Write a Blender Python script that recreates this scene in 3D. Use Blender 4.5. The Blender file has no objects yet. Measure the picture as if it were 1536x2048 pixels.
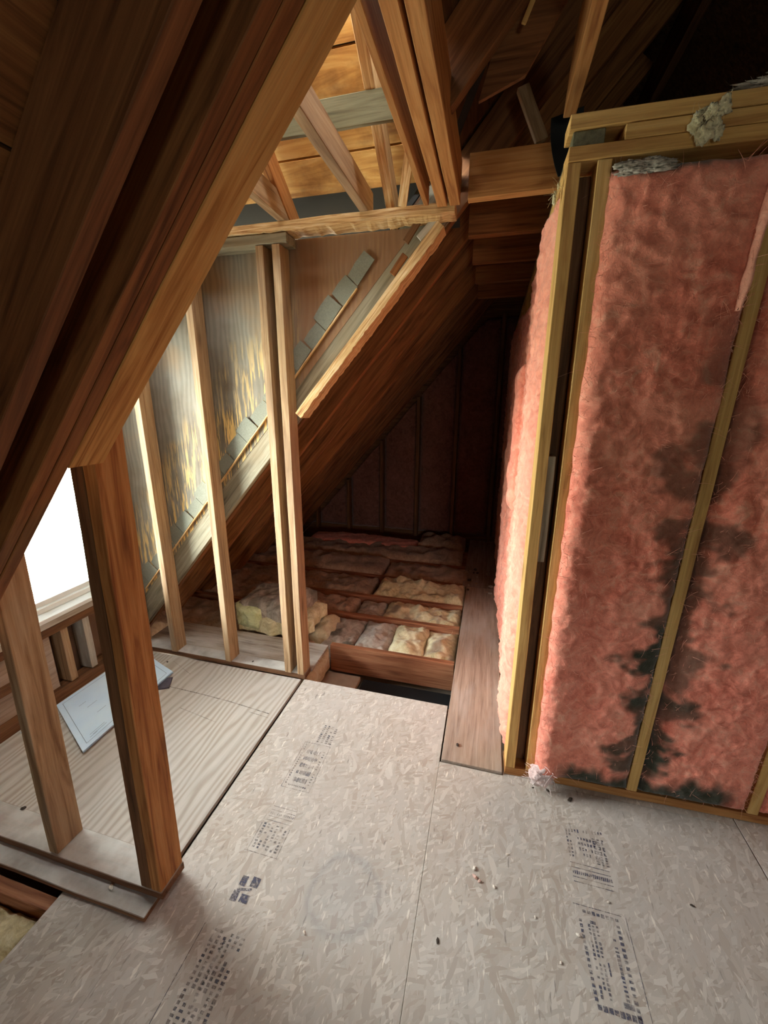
import bpy, bmesh, math, random
from mathutils import Vector, Matrix, noise
import numpy as np
random.seed(7)
V = Vector
sc = bpy.context.scene
col = sc.collection

# ------------------------------------------------------------------ camera
yaw, pitch, roll = map(math.radians, (14.6, -15.3, 0.25))
F = V((-math.sin(yaw)*math.cos(pitch), math.cos(yaw)*math.cos(pitch), math.sin(pitch)))
R = V((math.cos(yaw), math.sin(yaw), 0)); U = R.cross(F)
R2 = math.cos(roll)*R + math.sin(roll)*U; U2 = -math.sin(roll)*R + math.cos(roll)*U
cd = bpy.data.cameras.new('camera'); cam = bpy.data.objects.new('camera', cd); col.objects.link(cam)
cd.sensor_fit = 'HORIZONTAL'; cd.sensor_width = 36; cd.lens = 36*808/1536; cd.clip_start = .02
cam.matrix_world = Matrix(((R2.x, U2.x, -F.x, 0), (R2.y, U2.y, -F.y, 0), (R2.z, U2.z, -F.z, 1.55), (0, 0, 0, 1)))
sc.camera = cam

# ------------------------------------------------------------------ world, lights, exposure
SKY = 32.0
w = bpy.data.worlds.new('world'); sc.world = w; w.use_nodes = True
wn = w.node_tree.nodes; wl = w.node_tree.links
bg = wn['Background']; bg.inputs['Strength'].default_value = SKY
tc = wn.new('ShaderNodeTexCoord'); sx = wn.new('ShaderNodeSeparateXYZ'); rmp = wn.new('ShaderNodeValToRGB')
wl.new(tc.outputs['Generated'], sx.inputs[0]); wl.new(sx.outputs['Z'], rmp.inputs[0]); wl.new(rmp.outputs[0], bg.inputs[0])
rmp.color_ramp.elements[0].position = 0.0; rmp.color_ramp.elements[0].color = (.42, .46, .38, 1)
rmp.color_ramp.elements[1].position = .12; rmp.color_ramp.elements[1].color = (.93, 1.0, .99, 1)

# hazy glow where the sun stands behind the overcast
gd = V((-.80, -.58, .16)).normalized()
vd = wn.new('ShaderNodeVectorMath'); vd.operation = 'DOT_PRODUCT'; wl.new(tc.outputs['Generated'], vd.inputs[0]); vd.inputs[1].default_value = gd
gr = wn.new('ShaderNodeMapRange'); gr.interpolation_type = 'SMOOTHSTEP'; wl.new(vd.outputs['Value'], gr.inputs[0])
gr.inputs[1].default_value = .86; gr.inputs[2].default_value = .99; gr.inputs[3].default_value = 1.0; gr.inputs[4].default_value = 3.6
mu = wn.new('ShaderNodeMath'); mu.operation = 'MULTIPLY'; wl.new(gr.outputs[0], mu.inputs[0]); mu.inputs[1].default_value = SKY; wl.new(mu.outputs[0], bg.inputs['Strength'])

def area(name, loc, direction, sxy, power, color, portal=False):
    l = bpy.data.lights.new(name, 'AREA'); l.shape = 'RECTANGLE'; l.size, l.size_y = sxy
    l.energy = power; l.color = color
    o = bpy.data.objects.new(name, l); col.objects.link(o); o.location = loc
    o.rotation_euler = V(direction).to_track_quat('-Z', 'Y').to_euler()
    if portal: l.cycles.is_portal = True
    return o
area('dormer_window_portal', (-2.17, 1.30, 1.16), (1, 0, 0), (.96, 1.50), 1, (1, 1, 1), True)
area('fill_window_portal', (1.05, -2.55, 1.13), (0, 1, 0), (.66, .66), 1, (1, 1, 1), True)  # portal of the added fill window
sc.view_settings.view_transform = 'Standard'; sc.view_settings.look = 'None'
sc.view_settings.exposure = 0.15; sc.view_settings.gamma = 1.0; sc.view_settings.use_curve_mapping = False
sc.cycles.use_denoising = True
sc.cycles.max_bounces = 9; sc.cycles.diffuse_bounces = 7; sc.cycles.sample_clamp_indirect = 6

# ------------------------------------------------------------------ node materials
class M:
    def __init__(s, name):
        s.m = bpy.data.materials.new(name); s.m.use_nodes = True
        s.n = s.m.node_tree.nodes; s.l = s.m.node_tree.links
        s.b = s.n['Principled BSDF']; s.b.inputs['Specular IOR Level'].default_value = .25
        s.b.inputs['Roughness'].default_value = .8
    def add(s, t, **kw):
        n = s.n.new(t)
        for k, v in kw.items():
            if hasattr(n, k): setattr(n, k, v)
            else: s.put(n, k.replace('_', ' '), v)
        return n
    def put(s, n, key, v):
        i = n.inputs[key]
        if hasattr(v, 'links') or isinstance(v, bpy.types.NodeSocket): s.l.new(v, i)
        else: i.default_value = v
    def vec(s, kind='Object', scale=(1, 1, 1), rot=(0, 0, 0), rnd=True):
        t = s.add('ShaderNodeTexCoord').outputs[kind]
        if rnd:
            oi = s.add('ShaderNodeObjectInfo'); mu = s.add('ShaderNodeMath', operation='MULTIPLY'); s.put(mu, 0, oi.outputs['Random']); s.put(mu, 1, 37.0)
            ad = s.add('ShaderNodeVectorMath', operation='ADD'); s.put(ad, 0, t); s.put(ad, 1, mu.outputs[0]); t = ad.outputs[0]
        mp = s.add('ShaderNodeMapping'); s.put(mp, 'Vector', t); mp.inputs['Scale'].default_value = scale; mp.inputs['Rotation'].default_value = rot
        return mp.outputs[0]
    def noise(s, vec, scale, detail=3, rough=.55, dist=0, out=0):
        n = s.add('ShaderNodeTexNoise'); s.put(n, 'Vector', vec); s.put(n, 'Scale', scale); s.put(n, 'Detail', detail); s.put(n, 'Roughness', rough); s.put(n, 'Distortion', dist)
        return n.outputs[out]
    def vor(s, vec, scale, feature='F1', out='Distance', rand=1):
        n = s.add('ShaderNodeTexVoronoi'); n.feature = feature; s.put(n, 'Vector', vec); s.put(n, 'Scale', scale); s.put(n, 'Randomness', rand)
        return n.outputs[out]
    def ramp(s, f, *st):
        n = s.add('ShaderNodeValToRGB'); s.put(n, 0, f); e = n.color_ramp.elements
        while len(e) < len(st): e.new(.5)
        for i, (p, c) in enumerate(st):
            e[i].position = p; e[i].color = (c, c, c, 1) if not isinstance(c, (tuple, list)) else (*c, 1)
        return n.outputs[0]
    def mix(s, f, a, b, mode='MIX'):
        n = s.add('ShaderNodeMix'); n.data_type = 'RGBA'; n.blend_type = mode
        s.put(n, 0, f); s.put(n, 6, a if not isinstance(a, tuple) or len(a) == 4 else (*a, 1)); s.put(n, 7, b if not isinstance(b, tuple) or len(b) == 4 else (*b, 1))
        return n.outputs[2]
    def math(s, op, a, b=0.0, c=None):
        n = s.add('ShaderNodeMath', operation=op); s.put(n, 0, a); s.put(n, 1, b)
        if c is not None: s.put(n, 2, c)
        return n.outputs[0]
    def bump(s, h, strength=.3, dist=.003, prev=None):
        n = s.add('ShaderNodeBump'); s.put(n, 'Height', h); s.put(n, 'Strength', strength); s.put(n, 'Distance', dist)
        if prev: s.put(n, 'Normal', prev)
        return n.outputs[0]
    def done(s, color=None, rough=None, normal=None):
        if color is not None: s.put(s.b, 'Base Color', color if not isinstance(color, tuple) else (*color, 1))
        if rough is not None: s.put(s.b, 'Roughness', rough)
        if normal is not None: s.put(s.b, 'Normal', normal)
        return s.m

def wood(name, dark, base, light, knots=.5, stain=None, stain_amt=.5, rough=.72, gscale=1.0, dust=0):
    k = M(name)
    v1 = k.vec(scale=(1.1*gscale, 20*gscale, 20*gscale)); v2 = k.vec(scale=(4, 120, 120)); v3 = k.vec(scale=(1.6, 5, 5))
    n1 = k.noise(v1, 2.2, 4, .6, .9); n2 = k.noise(v2, 2, 3, .6); n3 = k.noise(v3, 1.6, 4, .6)
    c = k.ramp(n1, (.30, dark), (.5, base), (.72, light))
    c = k.mix(.45, c, k.ramp(n2, (.25, .45), (.7, 1.0)), 'MULTIPLY')
    oi = k.add('ShaderNodeObjectInfo').outputs['Random']
    c = k.mix(.55, c, k.ramp(oi, (0, (.72, .68, .62)), (.5, (1, 1, 1)), (1, (1.0, .9, .78))), 'MULTIPLY')
    if stain:
        c = k.mix(k.math('MULTIPLY', k.ramp(n3, (.46, 0.0), (.66, 1.0)), stain_amt), c, stain)
    vk = k.vec(scale=(2.4, 8.5, 8.5)); d = k.vor(vk, 1.0)
    km = k.ramp(d, (.05, 1.0), (.13, .35), (.2, 0.0))
    c = k.mix(k.math('MULTIPLY', km, knots), c, (dark[0]*.35, dark[1]*.3, dark[2]*.3))
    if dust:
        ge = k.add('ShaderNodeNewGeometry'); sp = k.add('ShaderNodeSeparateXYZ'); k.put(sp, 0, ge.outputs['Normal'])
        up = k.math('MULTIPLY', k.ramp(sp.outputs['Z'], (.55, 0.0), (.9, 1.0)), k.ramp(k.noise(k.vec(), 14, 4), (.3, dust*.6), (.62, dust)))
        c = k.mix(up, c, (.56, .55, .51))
    nm = k.bump(k.math('ADD', n2, k.math('MULTIPLY', n1, .6)), .35, .0012)
    return k.done(c, rough, nm)

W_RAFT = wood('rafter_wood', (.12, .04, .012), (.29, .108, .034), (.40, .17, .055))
W_DEEP = wood('shaded_rafter_wood', (.09, .03, .01), (.21, .08, .028), (.30, .125, .045))  # darker copy of the rafter wood, roof-space shade put into the colour
W_ORNG = wood('orange_framing_wood', (.24, .08, .022), (.46, .20, .062), (.58, .30, .11), .6)
W_STUD = wood('old_stud_wood', (.21, .11, .05), (.43, .27, .145), (.55, .39, .24), .5, (.22, .15, .10), .5)
W_DUST = wood('dusty_shaded_plate_wood', (.09, .04, .02), (.19, .09, .045), (.28, .14, .07), .4, dust=.9)  # dust on upward faces; base darkened for front edges lying in shade
W_GRD = wood('dark_grey_green_wood', (.07, .06, .03), (.15, .135, .075), (.22, .20, .12), .3)
W_PLATE = wood('bright_sloping_wood', (.34, .13, .03), (.62, .32, .095), (.74, .44, .16), .7)
W_GRN = wood('greyed_board_wood', (.14, .115, .075), (.30, .265, .19), (.42, .38, .28), .4, (.22, .16, .09), .6)
W_YELL = wood('yellow_stud_wood', (.42, .21, .065), (.65, .385, .125), (.76, .49, .19), .75)
W_GREY = wood('weathered_board_wood', (.22, .18, .14), (.44, .39, .33), (.56, .51, .44), .25, (.62, .6, .56), .6)
W_PLNK = wood('brown_plank_wood', (.24, .17, .13), (.37, .275, .215), (.47, .37, .3), .3, (.4, .35, .31), .5)
W_SPLN = wood('splintered_wood', (.30, .12, .04), (.66, .40, .17), (.88, .68, .42), .3, gscale=2.2)
W_DARK = wood('shadowed_old_wood', (.07, .03, .013), (.16, .07, .028), (.24, .115, .05), .4)  # old wood with the shade put into its colour
W_JOIS = wood('reddish_joist_wood', (.18, .065, .03), (.36, .15, .075), (.48, .23, .12), .7)

def sheath_mat():
    k = M('roof_board_wood')
    v1 = k.vec(scale=(1.3, 9, 9)); n1 = k.noise(v1, 2.2, 5, .6, 1.2); n2 = k.noise(k.vec(scale=(2, 2.5, 2.5)), 2.0, 5, .65)
    c = k.ramp(n1, (.28, (.30, .12, .035)), (.5, (.62, .34, .10)), (.75, (.80, .54, .22)))
    c = k.mix(k.ramp(n2, (.50, 0.0), (.72, .75)), c, (.16, .07, .03))
    return k.done(c, .75, k.bump(n1, .3, .002))
W_SHTH = sheath_mat()
W_ROOF = wood('shaded_roof_board_wood', (.04, .016, .007), (.105, .045, .015), (.18, .085, .028), .4, gscale=.8)  # old roof boards, darkened further to carry the roof-space shade

def cheek_mat():
    k = M('weathered_plywood')
    v = k.vec(scale=(11, 11, 1.0), rnd=False); n1 = k.noise(v, 2.2, 4, .55, 2.4)
    n2 = k.noise(k.vec(scale=(60, 60, 3), rnd=False), 1.6, 3); n3 = k.noise(k.vec(rnd=False), 2.4, 4)
    wv = k.add('ShaderNodeTexWave'); wv.bands_direction = 'X'; k.put(wv, 'Vector', k.vec(scale=(1, 1, .30), rnd=False)); k.put(wv, 'Scale', 11.0); k.put(wv, 'Distortion', 16.0); k.put(wv, 'Detail', 3.0); k.put(wv, 'Detail Scale', .55)
    c = k.ramp(n3, (.3, (.16, .125, .085)), (.55, (.26, .235, .19)), (.75, (.34, .225, .13)))
    c = k.mix(.28, c, k.ramp(wv.outputs['Fac'], (.15, .35), (.8, 1.0)), 'MULTIPLY')
    st = k.noise(k.vec(scale=(34, 34, 2.6), rnd=False), 1.8, 4, .6)
    tz = k.add('ShaderNodeTexCoord').outputs['Object']; sz = k.add('ShaderNodeSeparateXYZ'); k.put(sz, 0, tz)
    hgt = k.math('SUBTRACT', k.math('SUBTRACT', sz.outputs['Z'], k.math('MULTIPLY', sz.outputs['X'], 1.14)), 2.55)   # height above the roof line
    band = k.ramp(k.math('ADD', hgt, k.math('MULTIPLY', n3, .5)), (.55, 1.0), (.95, 0.0))
    msk = k.math('MULTIPLY', k.ramp(st, (.50, 0.0), (.57, 1.0)), k.math('MULTIPLY', band, k.ramp(k.noise(k.vec(rnd=False), 1.7, 3), (.36, .3), (.52, 1.0))))
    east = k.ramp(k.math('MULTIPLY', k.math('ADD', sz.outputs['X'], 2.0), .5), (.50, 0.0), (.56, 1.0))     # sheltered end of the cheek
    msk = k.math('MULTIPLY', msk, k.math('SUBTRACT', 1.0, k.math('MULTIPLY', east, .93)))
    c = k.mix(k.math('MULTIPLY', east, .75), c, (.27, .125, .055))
    c = k.mix(msk, c, (.80, .52, .18))
    return k.done(c, .75, k.bump(wv.outputs['Fac'], .25, .0015))
P_CHEEK = cheek_mat()

def ply_floor():
    k = M('worn_plywood_floor')
    wv = k.add('ShaderNodeTexWave'); wv.bands_direction = 'X'; k.put(wv, 'Vector', k.vec(scale=(1, .20, 1), rnd=False)); k.put(wv, 'Scale', 9.0); k.put(wv, 'Distortion', 26.0); k.put(wv, 'Detail', 3.0); k.put(wv, 'Detail Scale', .42)
    n = k.noise(k.vec(scale=(55, 3.5, 1), rnd=False), 2, 4, .6, .4); n3 = k.noise(k.vec(rnd=False), 3.0, 5)
    c = k.ramp(wv.outputs['Fac'], (.05, (.39, .33, .27)), (.45, (.47, .425, .365)), (1, (.53, .49, .435)))
    c = k.mix(.5, c, k.ramp(n, (.3, .72), (.7, 1.0)), 'MULTIPLY')
    c = k.mix(k.ramp(n3, (.42, 0.0), (.7, .7)), c, (.46, .43, .39))
    return k.done(c, .55, k.bump(n, .25, .001))
P_FLOOR = ply_floor()

def osb():
    k = M('strand_board')
    best = None
    wob = k.noise(k.vec(rnd=False), 7.0, 2, out=1)
    for i, a in enumerate((.35, -.4, 1.25, -.05, .85)):
        t = k.add('ShaderNodeTexCoord').outputs['Object']
        ad = k.add('ShaderNodeMix'); ad.data_type = 'RGBA'; ad.blend_type = 'ADD'; k.put(ad, 0, .035); k.put(ad, 6, t); k.put(ad, 7, wob)
        r = k.add('ShaderNodeMapping'); k.put(r, 'Vector', ad.outputs[2]); r.inputs['Rotation'].default_value = (0, 0, a); r.inputs['Location'].default_value = (i*3.3, i*1.7, 0)
        mp = k.add('ShaderNodeMapping'); k.put(mp, 'Vector', r.outputs[0]); mp.inputs['Scale'].default_value = ((88, 17, 1), (70, 21, 1), (105, 24, 1), (60, 15, 1), (120, 30, 1))[i]
        cc = k.vor(mp.outputs[0], 1.0, out='Color')
        sp = k.add('ShaderNodeSeparateColor'); k.put(sp, 0, cc)
        if best is None: best, hue, sat = sp.outputs[0], sp.outputs[1], sp.outputs[2]
        else:
            g = k.math('GREATER_THAN', sp.outputs[0], best)
            def pick(a_, b_):
                m = k.add('ShaderNodeMix'); m.data_type = 'FLOAT'; k.put(m, 0, g); k.put(m, 2, a_); k.put(m, 3, b_); return m.outputs[0]
            hue, sat = pick(hue, sp.outputs[1]), pick(sat, sp.outputs[2]); best = k.math('MAXIMUM', best, sp.outputs[0])
    c = k.ramp(hue, (0, (.36, .30, .245)), (.3, (.43, .38, .325)), (.75, (.475, .435, .38)), (1, (.60, .555, .49)))
    c = k.mix(k.math('MULTIPLY', sat, .10), c, (.58, .36, .20))
    g = k.noise(k.vec(rnd=False), 2.2, 4); c = k.mix(k.ramp(g, (.35, .05), (.7, .5)), c, (.46, .43, .40))
    fl = k.noise(k.vec(scale=(75, 16, 1), rot=(0, 0, .3), rnd=False), 1.0, 3); c = k.mix(k.ramp(fl, (.64, 0.0), (.70, .6)), c, (.84, .79, .69))
    fd = k.noise(k.vec(scale=(70, 12, 1), rot=(0, 0, -.5), rnd=False), 1.0, 3); c = k.mix(k.ramp(fd, (.66, 0.0), (.72, .65)), c, (.17, .145, .125))
    # faint round water mark and grime patch
    t = k.add('ShaderNodeTexCoord').outputs['Object']
    ds = k.add('ShaderNodeVectorMath', operation='DISTANCE'); nz = k.noise(k.vec(rnd=False), 9, 2)
    k.put(ds, 0, t); k.put(ds, 1, (-.36, .88, 0)); dd = k.math('ADD', ds.outputs['Value'], k.math('MULTIPLY', nz, .05))
    ring = k.ramp(dd, (.115, 0.0), (.135, .38), (.155, 0.0)); blot = k.ramp(dd, (.08, .32), (.26, 0.0))
    c = k.mix(ring, c, (.22, .215, .215)); c = k.mix(blot, c, (.30, .30, .30))
    k.b.inputs['Specular IOR Level'].default_value = .3
    return k.done(c, .6, k.bump(k.math('ADD', best, k.math('MULTIPLY', fl, .4)), .45, .0022))
P_OSB = osb()

def fluffy(name, deep, base, light, stain=(.035, .035, .02), fine=1.0, sss=0):
    k = M(name)
    at = k.add('ShaderNodeAttribute'); at.attribute_name = 'stain'
    tn = k.add('ShaderNodeAttribute'); tn.attribute_name = 'tone'
    v = k.vec(); w1 = k.noise(v, 16*fine, 5, .65, 1.6); w2 = k.noise(v, 70*fine, 4, .7, 2.0); w0 = k.noise(v, 4.5, 3)
    c = k.ramp(w1, (.30, deep), (.52, base), (.76, light))
    c = k.mix(.45, c, k.ramp(w2, (.32, .5), (.66, 1.0)), 'MULTIPLY')
    c = k.mix(k.ramp(w0, (.40, 0.0), (.75, .35)), c, light)
    c = k.mix(tn.outputs['Fac'], c, tuple(min(1, x*1.08+.08) for x in light))
    c = k.mix(at.outputs['Fac'], c, stain)
    k.put(k.b, 'Sheen Weight', .25); k.put(k.b, 'Sheen Roughness', .5)
    return k.done(c, .95, k.bump(k.math('ADD', w2, k.math('MULTIPLY', w1, 1.3)), .5, .0045))
F_PINK = fluffy('pink_insulation', (.60, .13, .08), (.87, .262, .172), (.93, .45, .31))
F_YELL = fluffy('yellow_insulation', (.44, .33, .15), (.70, .60, .34), (.86, .80, .58), (.24, .17, .13))
F_BRWN = fluffy('dusty_brown_insulation', (.22, .12, .07), (.40, .25, .155), (.54, .38, .26))
F_DIM = fluffy('shade_darkened_insulation', (.10, .04, .03), (.19, .08, .055), (.26, .12, .09))  # batt colour darkened to carry the shade at the back wall
F_GREY = fluffy('dusty_grey_insulation', (.24, .19, .15), (.44, .37, .30), (.60, .53, .45))

def plain(name, c, rough=.7, nsc=20, amt=.25, bump=.2):
    k = M(name); n = k.noise(k.vec(), nsc, 4)
    return k.done(k.mix(amt, c, k.ramp(n, (.3, .35), (.7, 1.0)), 'MULTIPLY'), rough, k.bump(n, bump, .001))
SHING = plain('grey_shingle', (.235, .235, .185), .9, 160, .35, .5)
BLACK = plain('black_felt', (.012, .012, .013), .8)
VINYL = plain('white_vinyl', (.78, .82, .82), .35, 8, .08, .02)
DEBR = plain('dark_debris', (.06, .045, .035), .9, 60)
CARD = plain('beige_board', (.45, .36, .27), .8)
SOIL = plain('brown_knee_wall', (.20, .115, .07), .85, 9, .5)
CABLE = plain('grey_cable', (.35, .34, .32), .5)
def outside():
    k = M('roof_paper'); return k.done((.03, .028, .025), .9)
ROOFP = outside()
def paper():
    k = M('sky_tinted_paper'); n = k.noise(k.vec(rnd=False), 4, 2); return k.done(k.ramp(n, (.3, (.56, .74, .93)), (.7, (.68, .84, .97))), .35)
PAPER = paper()  # blue sky reflection is put into the paper colour
PRINT = plain('blue_print', (.10, .16, .25), .5, 30, .1, 0)
BOOK = plain('dark_cover', (.10, .085, .11), .4, 40, .6, 0)
def ink(name, a, c):
    k = M(name); n = k.noise(k.vec(rnd=False), 130, 3, .7); n2 = k.noise(k.vec(rnd=False), 22, 2)
    f = k.math('MULTIPLY', k.ramp(n, (.32, 0.0), (.50, 1.0)), k.ramp(n2, (.33, .25), (.6, 1.0)))
    k.put(k.b, 'Alpha', k.math('MULTIPLY', f, a)); return k.done(c, .8)
INK = ink('faded_stamp_ink', .8, (.10, .105, .135)); INK2 = ink('stamp_ink', 1.0, (.085, .085, .125)); PENCIL = ink('pencil_line', .7, (.12, .10, .09))
def glass():
    k = M('window_glass'); tr = k.add('ShaderNodeBsdfTransparent'); gl = k.add('ShaderNodeBsdfGlossy'); gl.inputs['Roughness'].default_value = .02
    mx = k.add('ShaderNodeMixShader'); fr = k.add('ShaderNodeFresnel'); k.put(mx, 0, fr.outputs[0]); k.put(mx, 1, tr.outputs[0]); k.put(mx, 2, gl.outputs[0])
    k.l.new(mx.outputs[0], k.n['Material Output'].inputs[0]); return k.m
GLASS = glass()

# ------------------------------------------------------------------ object helpers
def tag(o, label=None, cat=None, group=None, kind=None):
    if label: o['label'] = label
    if cat: o['category'] = cat
    if group: o['group'] = group
    if kind: o['kind'] = kind
    return o
def empty(name, loc=(0, 0, 0)):
    o = bpy.data.objects.new(name, None); col.objects.link(o); o.location = loc; o.empty_display_size = .05; return o
def link(name, me, mat, parent=None, mw=None):
    o = bpy.data.objects.new(name, me); col.objects.link(o)
    if mat is not None: me.materials.append(mat)
    if mw is not None: o.matrix_world = mw
    if parent is not None:
        o.parent = parent; o.matrix_parent_inverse = Matrix.Translation(parent.location).inverted()
    return o
def frame(p0, p1, wdir):
    X = (p1-p0).normalized(); Z = (wdir - X*wdir.dot(X)).normalized(); Y = Z.cross(X)
    c = (p0+p1)/2
    return Matrix(((X.x, Y.x, Z.x, c.x), (X.y, Y.y, Z.y, c.y), (X.z, Y.z, Z.z, c.z), (0, 0, 0, 1)))
def board(name, p0, p1, wd, th, wdir, mat, cuts=(), parent=None, bev=.0018, rough=.0007, seg=9, ragged=0):
    """A sawn board: local X runs along the grain, Y is the thickness, Z the width."""
    p0, p1, wdir = V(p0), V(p1), V(wdir)
    mw = frame(p0, p1, wdir); L = (p1-p0).length
    bm = bmesh.new(); bmesh.ops.create_cube(bm, size=1)
    for v in bm.verts: v.co = V((v.co.x*L, v.co.y*th, v.co.z*wd))
    for i in range(1, seg):
        x = -L/2 + L*i/seg
        bmesh.ops.bisect_plane(bm, geom=bm.verts[:]+bm.edges[:]+bm.faces[:], plane_co=(x, 0, 0), plane_no=(1, 0, 0))
    inv = mw.inverted(); r3 = inv.to_3x3()
    for pt, n in cuts:
        g = bm.verts[:]+bm.edges[:]+bm.faces[:]
        res = bmesh.ops.bisect_plane(bm, geom=g, plane_co=inv @ V(pt), plane_no=r3 @ V(n), clear_outer=True)
        e = [x for x in res['geom_cut'] if isinstance(x, bmesh.types.BMEdge)]
        if e: bmesh.ops.contextual_create(bm, geom=e)
    ed = [e for e in bm.edges if len(e.link_faces) == 2 and e.calc_face_angle(0) > .5]
    if bev: bmesh.ops.bevel(bm, geom=ed, offset=bev, segments=1, affect='EDGES')
    sd = random.random()*100
    for v in bm.verts:
        q = v.co*6 + V((sd, 0, 0)); a = rough
        v.co.y += noise.noise(q)*a*2; v.co.z += noise.noise(q+V((9, 9, 9)))*a*3
        if ragged and v.co.z < 0: v.co.z += (noise.noise(V((v.co.x*23+sd, v.co.y*9, 0)))*.6+noise.noise(V((v.co.x*90+sd, v.co.y*30, 3)))*.5)*ragged
    bmesh.ops.recalc_face_normals(bm, faces=bm.faces)
    me = bpy.data.meshes.new(name); bm.to_mesh(me); bm.free()
    return link(name, me, mat, parent, mw)
def abox(name, lo, hi, mat, axis=None, parent=None, **kw):
    lo, hi = V(lo), V(hi); c = (lo+hi)/2; d = hi-lo
    if axis is None: axis = max(range(3), key=lambda i: d[i])
    oth = [i for i in range(3) if i != axis]; wa = max(oth, key=lambda i: d[i]); ta = [i for i in oth if i != wa][0]
    a = c.copy(); b = c.copy(); a[axis] = lo[axis]; b[axis] = hi[axis]
    wv = V((0, 0, 0)); wv[wa] = 1
    return board(name, a, b, d[wa], d[ta], wv, mat, parent=parent, **kw)
def polymesh(name, quads, mat, parent=None, origin=(0, 0, 0)):
    """quads: list of (list of 4+ pts, thickness vector)"""
    bm = bmesh.new(); o = V(origin)
    for pts, t in quads:
        a = [bm.verts.new(V(p)-o) for p in pts]; b = [bm.verts.new(V(p)+V(t)-o) for p in pts]
        bm.faces.new(a); bm.faces.new(b[::-1]); n = len(a)
        for i in range(n): bm.faces.new((a[i], b[i], b[(i+1) % n], a[(i+1) % n]))
    bmesh.ops.recalc_face_normals(bm, faces=bm.faces)
    me = bpy.data.meshes.new(name); bm.to_mesh(me); bm.free()
    return link(name, me, mat, parent, Matrix.Translation(o))
def struct(o): o['kind'] = 'structure'; return o

NS, FS = 1.13, 1.14                       # the two measured pitches of the main slope
NU = lambda x: 1.492 + NS*(x+.823)          # underside of rafters in front of the dormer
FU = lambda x: 1.590 + FS*(x+.823)          # underside of rafters behind it
def raf(name, y0, y1, fn, slope, x0, x1, mat, depth=.140, off=0.0, cuts=(), **kw):
    n = V((-slope, 0, 1)).normalized()
    p0 = V((x0, (y0+y1)/2, fn(x0)+off)) + n*depth/2; p1 = V((x1, (y0+y1)/2, fn(x1)+off)) + n*depth/2
    return board(name, p0, p1, depth, y1-y0, n, mat, cuts=cuts, **kw)

# ------------------------------------------------------------------ structure: floor
f = struct(abox('floor', (-.945, -2.5, -.018), (-.1210, 1.818, 0), P_OSB, axis=1, bev=.001, rough=0)); 
def at_origin(o):      # keep one shared grain space for sheet goods
    o.data.transform(o.matrix_world); o.matrix_world = Matrix.Identity(4); return o
at_origin(f)
f2 = at_origin(struct(abox('floor.001', (-.1200, -2.5, -.018), (1.008, 1.464, 0), P_OSB, axis=1, bev=.001, rough=0)))
fx = at_origin(struct(abox('floor', (.152, 1.465, -.018), (1.008, 1.60, -.0005), P_OSB, axis=1, bev=.001, rough=0)))
f3 = at_origin(struct(abox('floor.002', (1.012, -2.5, -.018), (3.9, 1.8, -.001), P_OSB, axis=1, bev=.001, rough=0)))
f4 = at_origin(struct(abox('floor.003', (-1.25, -2.5, -.018), (-.9455, .69, -.0015), P_OSB, axis=1, bev=.001, rough=0)))
f5 = struct(polymesh('floor.004', [(((-2.9, -2.6, -.26), (3.9, -2.6, -.26), (3.9, 4.7, -.26), (-2.9, 4.7, -.26)), (0, 0, -.03))], CARD))
f6 = struct(polymesh('floor.005', [(((.18, 1.55, -.02), (3.9, 1.8, -.02), (3.9, 4.7, -.02), (.18, 4.7, -.02)), (0, 0, -.02))], W_PLNK))

# ------------------------------------------------------------------ structure: roof (ceiling)
def sheathing(name, fn, slope, off, y0, y1, x0, x1, bw=.185, mat=None):
    n = V((-slope, 0, 1)).normalized(); d = V((1, 0, slope)).normalized()
    L = (x1-x0)*math.sqrt(1+slope*slope); k = 0; s = 0; q = []
    org = V((x0, 0, fn(x0)+off))
    while s < L:
        e = min(s+bw-.004-random.random()*.004, L); j = n*random.uniform(0, .004)
        q.append(([org+d*s+V((0, y0, 0))+j, org+d*e+V((0, y0, 0))+j, org+d*e+V((0, y1, 0))+j, org+d*s+V((0, y1, 0))+j], n*.018)); s += bw
    o = polymesh(name, q, mat or W_ROOF); me = o.data
    # grain along y: rotate the object so its local X is world Y
    rot = Matrix.Rotation(math.radians(90), 4, 'Z'); me.transform(rot.inverted()); o.matrix_world = rot
    q2 = [([org+n*.024+V((0, y0, 0)), org+n*.024+d*L+V((0, y0, 0)), org+n*.024+d*L+V((0, y1, 0)), org+n*.024+V((0, y1, 0))], n*.02)]
    b = polymesh('ceiling', q2, ROOFP); struct(b)
    return struct(o)
NO, FO = .14/math.cos(math.atan(NS)), .14/math.cos(math.atan(FS))
sheathing('ceiling', NU, NS, NO+.003, -2.6, .69, -2.75, .76, mat=W_RAFT)
sheathing('ceiling', FU, FS, FO+.003, 1.925, 4.7, -2.75, .76)
sheathing('ceiling', FU, FS, FO+.003, .66, 1.95, -.215, .76)
# right-hand slope of the roof
RZ = 3.42
struct(polymesh('ceiling', [(((.70, -2.6, RZ+.16), (4.1, -2.6, -.30), (4.1, 4.7, -.30), (.70, 4.7, RZ+.16)), (.03, 0, .03))], W_DARK))
struct(polymesh('ceiling', [(((.62, -2.6, 3.30), (.82, -2.6, 3.36), (.82, 4.7, 3.62), (.62, 4.7, 3.58)), (0, 0, .06))], ROOFP))
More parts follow.
